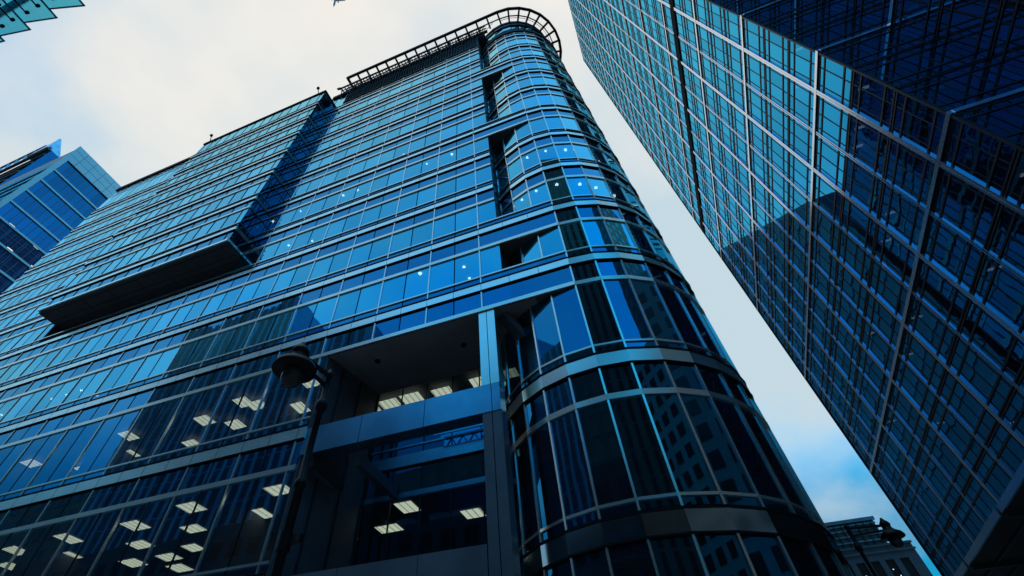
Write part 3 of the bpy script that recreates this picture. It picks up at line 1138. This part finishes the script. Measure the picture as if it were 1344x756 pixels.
# ================================================================== ENTRANCE CANOPY (bottom right)
can = thing("entrance_canopy", "dark flat canopy with a thin bright edge, low in the right corner", "canopy", (18.2, 30, 0))
CZ, CXE = 11.5, 15.0
mb = MB(); mb.box(CXE + .12, TX - .3, 16, 52, CZ, CZ + .35); mb.build("canopy_slab", M['soffit'], can)
for a, c in ((16, 25.4), (25.6, 33.55), (33.9, 41.3), (41.7, 52)):
    mb = MB(); mb.box(CXE, CXE + .1, a, c, CZ - .02, CZ + .3); mb.build("edge_trim", M['metal_tower'], can)
mb = MB()
for y in (16.4, 25.5, 33.7, 41.5, 51):
    mb.box(CXE + .15, TX - .32, y - .12, y + .12, CZ - .22, CZ - .003)
for x in (16.3, 17.6, 18.9, 20.2):
    mb.box(x - .05, x + .05, 16.2, 51.8, CZ - .12, CZ - .004)
mb.build_each("soffit_rib", M['panel_dark'], can)
for y in (16.4, 33.7, 51):
    mb = MB(); mb.tube((17.2, y, 0), (17.2, y, CZ - .22), .16, .13, 14); mb.build("post", M['steel'], can)

# ================================================================== GRID-FRONT TOWER FAR LEFT
left = thing("distant_tower", "blue glass tower with pale floor lines and a pale crown, behind the left roofline", "skyscraper", (-130, 30, 0))
LX, LY = -110.0, 12.4
lf = Wall((LX, 0), (0, 1), (1, 0))
ls = Wall((0, LY), (1, 0), (0, -1))
LZ = [96.7 - 4.38 * k for k in range(22)]
lwq, lj, lm = [], MB(), MB()
for z in LZ:
    zt = z + 4.38
    lf.box(lm, LY - .1, 55, -.1, .25, z - .22, z + .22)
    y = LY + .9
    while y < 54:
        lwq.append((lf.pane(y + .06, y + 1.34, z + .25, zt - .25, 0, .0006), M['glass_far']))
        lf.box(lj, y - .06, y + .06, -.05, .05, z + .22, zt - .22)
        y += 1.4
    ls.box(lm, -140.5, LX - .3, -.1, .2, z - .2, z + .2)
    x = -140.5
    while x < LX - 3:
        lwq.append((ls.pane(x + .1, x + 2.85, z + .25, zt - .25, 0, .0006), M['glass_far']))
        x += 3
lm.build("floor_band", M['crown'], left)
lj.build("glazing_bars", M['bar'], left, kind="stuff")
panes(lwq, "window", "window_field", left, 90)
mb = MB(); mb.box(LX - .1, LX + .35, LY - .2, LY + .85, 0, 101.2); mb.build("corner_pier", M['crown'], left)
crown = MB()
z0 = 101.25
for r in range(3):
    y = LY - .2
    while y < 54:
        crown.quad(*lf.pane(y + .03, y + 2.75, z0 + .04, z0 + 1.9, .2, .003))
        y += 2.8
    z0 += 1.95
crown.build("crown_panels", M['crown'], left)
mb = MB(); mb.box(LX - 30.4, LX - .5, LY + .5, 55, 0, 101.1); mb.box(LX - 29, LX + .1, LY + .1, 55, 101.2, 107.0); mb.build_each("inner_wall", M['panel_dark'], left)
mb = MB(); mb.box(-215, -141, LY, 55, 0, 128); mb.build("rear_block", M['glass_far'], left)
mb = MB()
for z in range(60, 128, 5):
    mb.box(-215, -141, LY - .4, LY - .01, z, z + .6)
mb.box(-180, -140.6, LY - 1.2, LY - .42, 127.2, 128.4)
mb.build_each("fin", M['bar'], left)
mb = MB()
for x in range(-178, -146, 4):
    mb.bar((x, LY - .6, 128), (x, LY - 1.4, 132.5), .5)
mb.bar((-178, LY - 1.4, 132.5), (-146, LY - 1.4, 132.5), .6)
mb.hexa([(-150, LY - 1.5, 128), (-141, LY - 1.5, 128), (-141, LY + 3, 128), (-150, LY + 3, 128)], [(-141.5, LY - 1.5, 133.5), (-141, LY - 1.5, 133.5), (-141, LY - 1, 133.5), (-141.5, LY - 1, 133.5)])
mb.build("roof_gantry", M['panel'], left)
for y, z in ((16.5, 79.3), (18.2, 79.1), (22.6, 78.9), (16.4, 74.9), (19.7, 75.0), (22.8, 74.8), (27.3, 79.2), (29.5, 79.0), (25.2, 75.0), (31.0, 75.0), (20.4, 70.6), (26.2, 70.5)):
    mb = MB(); mb.quad((LX + .06, y, z), (LX + .06, y + 1.2, z), (LX + .06, y + 1.2, z + .34), (LX + .06, y, z + .34)); mb.build("lit_lamp", M['glint'], left)

# ================================================================== STONE BUILDING AT THE END OF THE STREET
SY = 150.0
st = thing("stone_building", "grey stone office block with punched windows at the end of the street", "office building", (20, 165, 0))
sf = Wall((0, SY), (1, 0), (0, -1))
SX1, SZ = 47.3, 43.2
rows = [(36.2, 40.2), (29.4, 33.4), (22.6, 26.6), (15.8, 19.8), (9, 13)]
pit = 2.9
xs = []
x = SX1 - 2.2
while x > -10:
    xs.append(x)
    x -= pit
wall_b = MB()
zprev = SZ
for z0, z1 in rows:
    sf.box(wall_b, -12, SX1, -.6, 0, z1, zprev)
    zprev = z0
sf.box(wall_b, -12, SX1, -.6, 0, 0, zprev)
for z0, z1 in rows:
    edges = [SX1]
    for x in xs:
        edges += [x, x - 1.75]
    edges.append(-12)
    for a, c in zip(edges[::2], edges[1::2]):
        sf.box(wall_b, c, a, -.6, 0, z0, z1)
wall_b.box(SX1 - .6, SX1, SY + .61, SY + 30, 0, SZ)
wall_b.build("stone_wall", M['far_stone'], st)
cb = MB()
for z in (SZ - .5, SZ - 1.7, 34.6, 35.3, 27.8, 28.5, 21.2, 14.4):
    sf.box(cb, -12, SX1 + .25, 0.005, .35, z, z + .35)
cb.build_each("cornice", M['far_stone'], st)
for z0, z1 in rows[:3]:
    for x in xs[:12]:
        mb = MB(); sf.box(mb, x - 1.75, x, -.45, -.40, z0, z1); f_ = mb.build("window", M['win_dark'], st)
        mb = MB(); sf.box(mb, x - 1.8, x + .05, -.1, .22, z0 - .18, z0 + .02); mb.build("sill", M['panel'], f_)
mb = MB(); mb.box(-12, SX1 - .7, SY + .6, SY + 29, 0, SZ - .4); mb.build_each("inner_wall", M['stone_dark'], st)
mb = MB(); mb.box(-12, 43.4, SY + 1.2, SY + 26, SZ - .3, 48.8); mb.build("penthouse", M['stone_dark'], st)
mb = MB()
for z in (44.2, 45.4, 46.6, 47.6):
    mb.box(-12, 43.5, SY + .9, SY + 1.19, z, z + .3)
mb.box(-12, 43.8, SY + .6, SY + 1.19, 48.2, 48.9)
mb.build_each("penthouse_louvre", M['panel'], st)
mb = MB()
x = 42.5
while x > -10:
    mb.box(x, x + .2, SY + .85, SY + 1.18, SZ, 48.2)
    x -= 1.6
mb.build_each("penthouse_mullion", M['steel'], st)
for x, z in ((xs[1] - .5, 37.2), (xs[1] - 1.2, 38.4), (xs[4] - .7, 37.4), (xs[5] - 1.0, 37.0), (xs[2] - .8, 30.4), (xs[3] - .9, 31.0), (xs[4] - .4, 30.8), (xs[3] - 1.1, 37.8)):
    mb = MB(); sf.box(mb, x, x + .22, -.39, -.37, z, z + .16); mb.build("lit_lamp", M['glint'], st)


# ================================================================== GLASS CANOPY OVERHEAD, TOP LEFT
gc = thing("glass_canopy", "pale teal glass canopy held by black point fixings, top left corner", "canopy", (-9, -3, 0))
GZ = 12.0
for j in range(9):
    x = -12.52 + .735 * j
    x1 = x + .80
    yl, yr = -1.43 + .012 * (j - 3), -1.26 + .05 * (j - 3)
    zl, zr = GZ + .09, GZ
    mb = MB(); mb.hexa([(x, -4.2, zl), (x1, -4.2, zr), (x1, yr, zr), (x, yl, zl)], [(x, -4.2, zl + .025), (x1, -4.2, zr + .025), (x1, yr, zr + .025), (x, yl, zl + .025)])
    p_ = mb.build("glass_panel", M['glass_canopy'], gc)
    mb = MB()
    mb.bar((x, yl + .012, zl + .012), (x1, yr + .012, zr + .012), .03, .035)
    mb.bar((x1 - .01, yr, zr + .012), (x1 - .01, -4.2, zr + .012), .02, .035)
    mb.build("glass_edge", M['canopy_edge'], p_)
    for xx in (x + .30, x + .66):
        zz = zl + (zr - zl) * (xx - x) / .8
        for yy in (yl - .10, yl - .42, yl - .95):
            mb = MB(); mb.lathe((xx, yy, zz - .05), [(.02, -.03), (.038, -.015), (.038, .035), (.02, .04)], 10); mb.build("point_fixing", M['lamp'], p_)
        mb = MB(); mb.tube((xx, yl - .08, zz - .07), (xx, -4.1, zz - .07), .015, .015, 8); mb.build("support_arm", M['lamp'], gc)
mb = MB()
mb.box(-12.4, -5.9, -1.86, -1.72, GZ + .35, GZ + .5); mb.build("purlin", M['panel'], gc)
mb = MB()
mb.box(-11.4, -5.0, -4.6, -4.25, GZ - .5, GZ - .1); mb.build("support_beam", M['panel_dark'], gc)
for x in (-11.2, -5.2):
    mb = MB(); mb.tube((x, -4.42, 0), (x, -4.42, GZ - .5), .14, .12, 14); mb.build("post", M['steel'], gc)


# ================================================================== STREET LAMPS
def street_lamp(px, py, hx, hy, top, label, arm_z):
    o = thing("street_lamp", label, "street lamp", (px, py, 0), "black street lamps with a hooded globe on a short arm")
    mb = MB()
    mb.lathe((px, py, 0), [(.17, 0), (.17, .5), (.12, .6), (.10, 1.1), (.07, 1.2), (.062, top * .72), (.085, top * .72 + .03), (.085, top * .72 + .10), (.055, top * .72 + .14), (.05, top - .62), (.085, top - .58), (.10, top - .50), (.085, top - .44), (.05, top - .4), (.05, top), (.07, top + .03), (.02, top + .16)], 18)
    mb.build("pole", M['lamp'], o, True)
    d = Vector((hx - px, hy - py, 0)).normalized()
    mb = MB()
    mb.bar((px, py, arm_z + .10), (hx, hy, arm_z + .10), .045, .06)
    mb.bar((px, py, arm_z - .10), (hx, hy, arm_z - .02), .045, .05)
    a = Vector((px, py, arm_z)) + d * .3
    mb.bar(a + Vector((0, 0, -.1)), a + Vector((0, 0, .12)), .03)
    mb.build("arm", M['lamp'], o)
    mb = MB()
    mb.lathe((hx, hy, arm_z - .2), [(.335, -.03), (.335, .0), (.30, .07), (.20, .13), (.13, .20), (.12, .28), (.15, .30), (.13, .36), (.06, .44), (.03, .50)], 30)
    mb.build("lamp_hood", M['lamp'], o, True)
    mb = MB()
    mb.lathe((hx, hy, arm_z - .2), [(.04, -.30), (.11, -.27), (.155, -.20), (.17, -.12), (.16, -.04), (.15, -.031)], 24)
    mb.build("globe", M['globe'], o, True)
    mb = MB()
    mb.bar((px, py, top * .62), (px - d.y * .28, py + d.x * .28, top * .62), .05, .09)
    mb.lathe((px, py, top * .62), [(.09, -.1), (.09, .1)], 14)
    mb.build("bracket", M['lamp'], o)
    return o


street_lamp(-4.60, 5.28, -4.70, 4.58, 6.25, "black street lamp with hooded globe in front of the open terrace", 6.18)
street_lamp(4.91, 19.9, 5.98, 20.03, 7.6, "black street lamp silhouetted between the round corner and the stone block", 7.5)

# ================================================================== AIRCRAFT
az, el, dist = R_(-76.2), R_(72.75), 900.0
pc = Vector((math.sin(az) * math.cos(el), math.cos(az) * math.cos(el), math.sin(el))) * dist
air = thing("airliner", "small grey airliner crossing the sky at the top edge", "aircraft", pc)
hd = Vector((-.72, .69, 0)).normalized()
sd_ = Vector((hd.y, -hd.x, 0))
mb = MB()
prev = None
mb.tube(pc - hd * 13, pc + hd * 9, 1.5, 1.7, 14); mb.tube(pc + hd * 9, pc + hd * 13, 1.7, .4, 14); mb.tube(pc - hd * 18, pc - hd * 13, .4, 1.5, 14)
mb.build("fuselage", M['white'], air, True)


def slab(mb, pts, th):
    n = len(pts)
    i = len(mb.v)
    mb.v += [tuple(p) for p in pts] + [tuple(p + Vector(th)) for p in pts]
    mb.f += [tuple(i + k for k in reversed(range(n))), tuple(i + n + k for k in range(n))]
    for k in range(n):
        j = (k + 1) % n
        mb.f.append((i + k, i + j, i + n + j, i + n + k))


for s in (-1, 1):
    mb = MB(); slab(mb, [pc + hd * 4, pc + sd_ * s * 16 - hd * 4.5, pc + sd_ * s * 16 - hd * 6.5, pc - hd * 2.5], (0, 0, .5)); mb.build("wing", M['white'], air)
    mb = MB(); slab(mb, [pc - hd * 13.5, pc + sd_ * s * 6 - hd * 17, pc + sd_ * s * 6 - hd * 18.2, pc - hd * 16.5], (0, 0, .3)); mb.build("tailplane", M['white'], air)
    mb = MB(); c = pc + sd_ * s * 5.5 + hd * 2 - Vector((0, 0, 1.4)); mb.tube(c - hd * 2, c + hd * 1.6, .8, .95, 12); mb.build("engine", M['white'], air, True)
mb = MB(); slab(mb, [pc - hd * 12.5 + Vector((0, 0, 1)), pc - hd * 17 + Vector((0, 0, 6.5)), pc - hd * 18.6 + Vector((0, 0, 6.5)), pc - hd * 16.5 + Vector((0, 0, 1))], sd_ * .3); mb.build("tail_fin", M['white'], air)


# ================================================================== BUILDINGS BEHIND THE CAMERA, SEEN ONLY AS REFLECTIONS
def block(name, label, x0, x1, y0, y1, h, wallm, pitch, zstep, wfrac, hfrac, faces=("n",)):
    o = thing(name, label, "office building", ((x0 + x1) / 2, (y0 + y1) / 2, 0))
    b_ = MB(); b_.box(x0, x1, y0, y1, 0, h); b_.build("wall", M[wallm], o)
    wb = MB()
    if "n" in faces:
        x = x0 + pitch * .5
        while x < x1 - pitch * .5:
            z = 4.0
            while z < h - zstep * .7:
                wb.box(x - pitch * wfrac / 2, x + pitch * wfrac / 2, y1 - .1, y1 + .06, z, z + zstep * hfrac)
                z += zstep
            x += pitch
    if "w" in faces:
        y = y0 + pitch * .5
        while y < y1 - pitch * .5:
            z = 4.0
            while z < h - zstep * .7:
                wb.box(x0 - .06, x0 + .1, y - pitch * wfrac / 2, y + pitch * wfrac / 2, z, z + zstep * hfrac)
                z += zstep
            y += pitch
    wb.build("window_field", M['win_blue' if wallm == 'ribbed' else 'win_dark'], o, kind="stuff")
    return o


block("office_block", "dark ribbed tower mirrored in the long facade", -119, -80, -75, -41.2, 95, 'ribbed', 2.6, 4.0, .6, .93)
block("office_block", "lower dark ribbed wing mirrored beside the ribbed tower", -79.8, -52, -75, -41.2, 76, 'ribbed', 2.6, 4.0, .6, .93)
block("office_block", "long low dark block mirrored at the foot of the facade", -260, -120, -90, -41.2, 52, 'stone_dark', 3, 4.0, .6, .6)
block("office_block", "mid-height dark block mirrored in the lower panes", -51.5, -24, -80, -41.2, 44, 'stone_dark', 3, 4.0, .6, .6)
block("office_block", "small gridded block mirrored in the round corner", -23.5, -12, -70, -41.2, 56, 'stone_dark', 2.4, 3.6, .6, .6)
block("office_block", "slim black tower mirrored in the round corner", 7.5, 14.5, -70, -41.2, 125, 'stone_dark', 1.6, 4.0, .4, .9)
block("office_block", "pale stone block with square windows mirrored in the round corner", 40, 75, -48, 6, 54, 'stone', 2.4, 3.0, .58, .6, ("n", "w"))
block("office_block", "wide low block mirrored behind the street", 16.5, 39, -90, -52, 40, 'stone_dark', 3, 4.0, .6, .6)
nb = thing("office_block", "unseen dark wedge block added for its reflection in the skyscraper opposite", "office building", (-20, 100, 0))  # added wedge, sloped so its reflection darkens the skyscraper along a straight edge
mb = MB(); mb.hexa([(-45, 62, 0), (3.9, 62, 0), (3.9, 142, 0), (-45, 142, 0)], [(-45, 62, 66), (3.9, 62, 66), (3.9, 142, 134), (-45, 142, 134)]); mb.build("wall", M['navy'], nb)
z = 4.0
while z < 130:
    y0 = max(62.2, 62 + (z + 1.5 - 66) / .85)
    mb = MB(); mb.box(3.91, 4.02, y0, 141.8, z, z + .7); mb.build("floor_band", M['navy_band'], nb)
    z += 2.9
block("office_block", "unseen tall dark tower added to darken the inner face of the skyscraper", 55, 85, -45, -12, 125, 'stone_dark', 3, 4.0, .5, .6, ("n", "w"))  # added out of view so the inner face reflects something dark
block("office_block", "unseen long low dark block added behind the camera to darken the street-level panes", -260, 6, -34, -25, 28, 'navy', 3, 4.0, .6, .5)  # added out of view; hides low sky and ribs from the lower panes
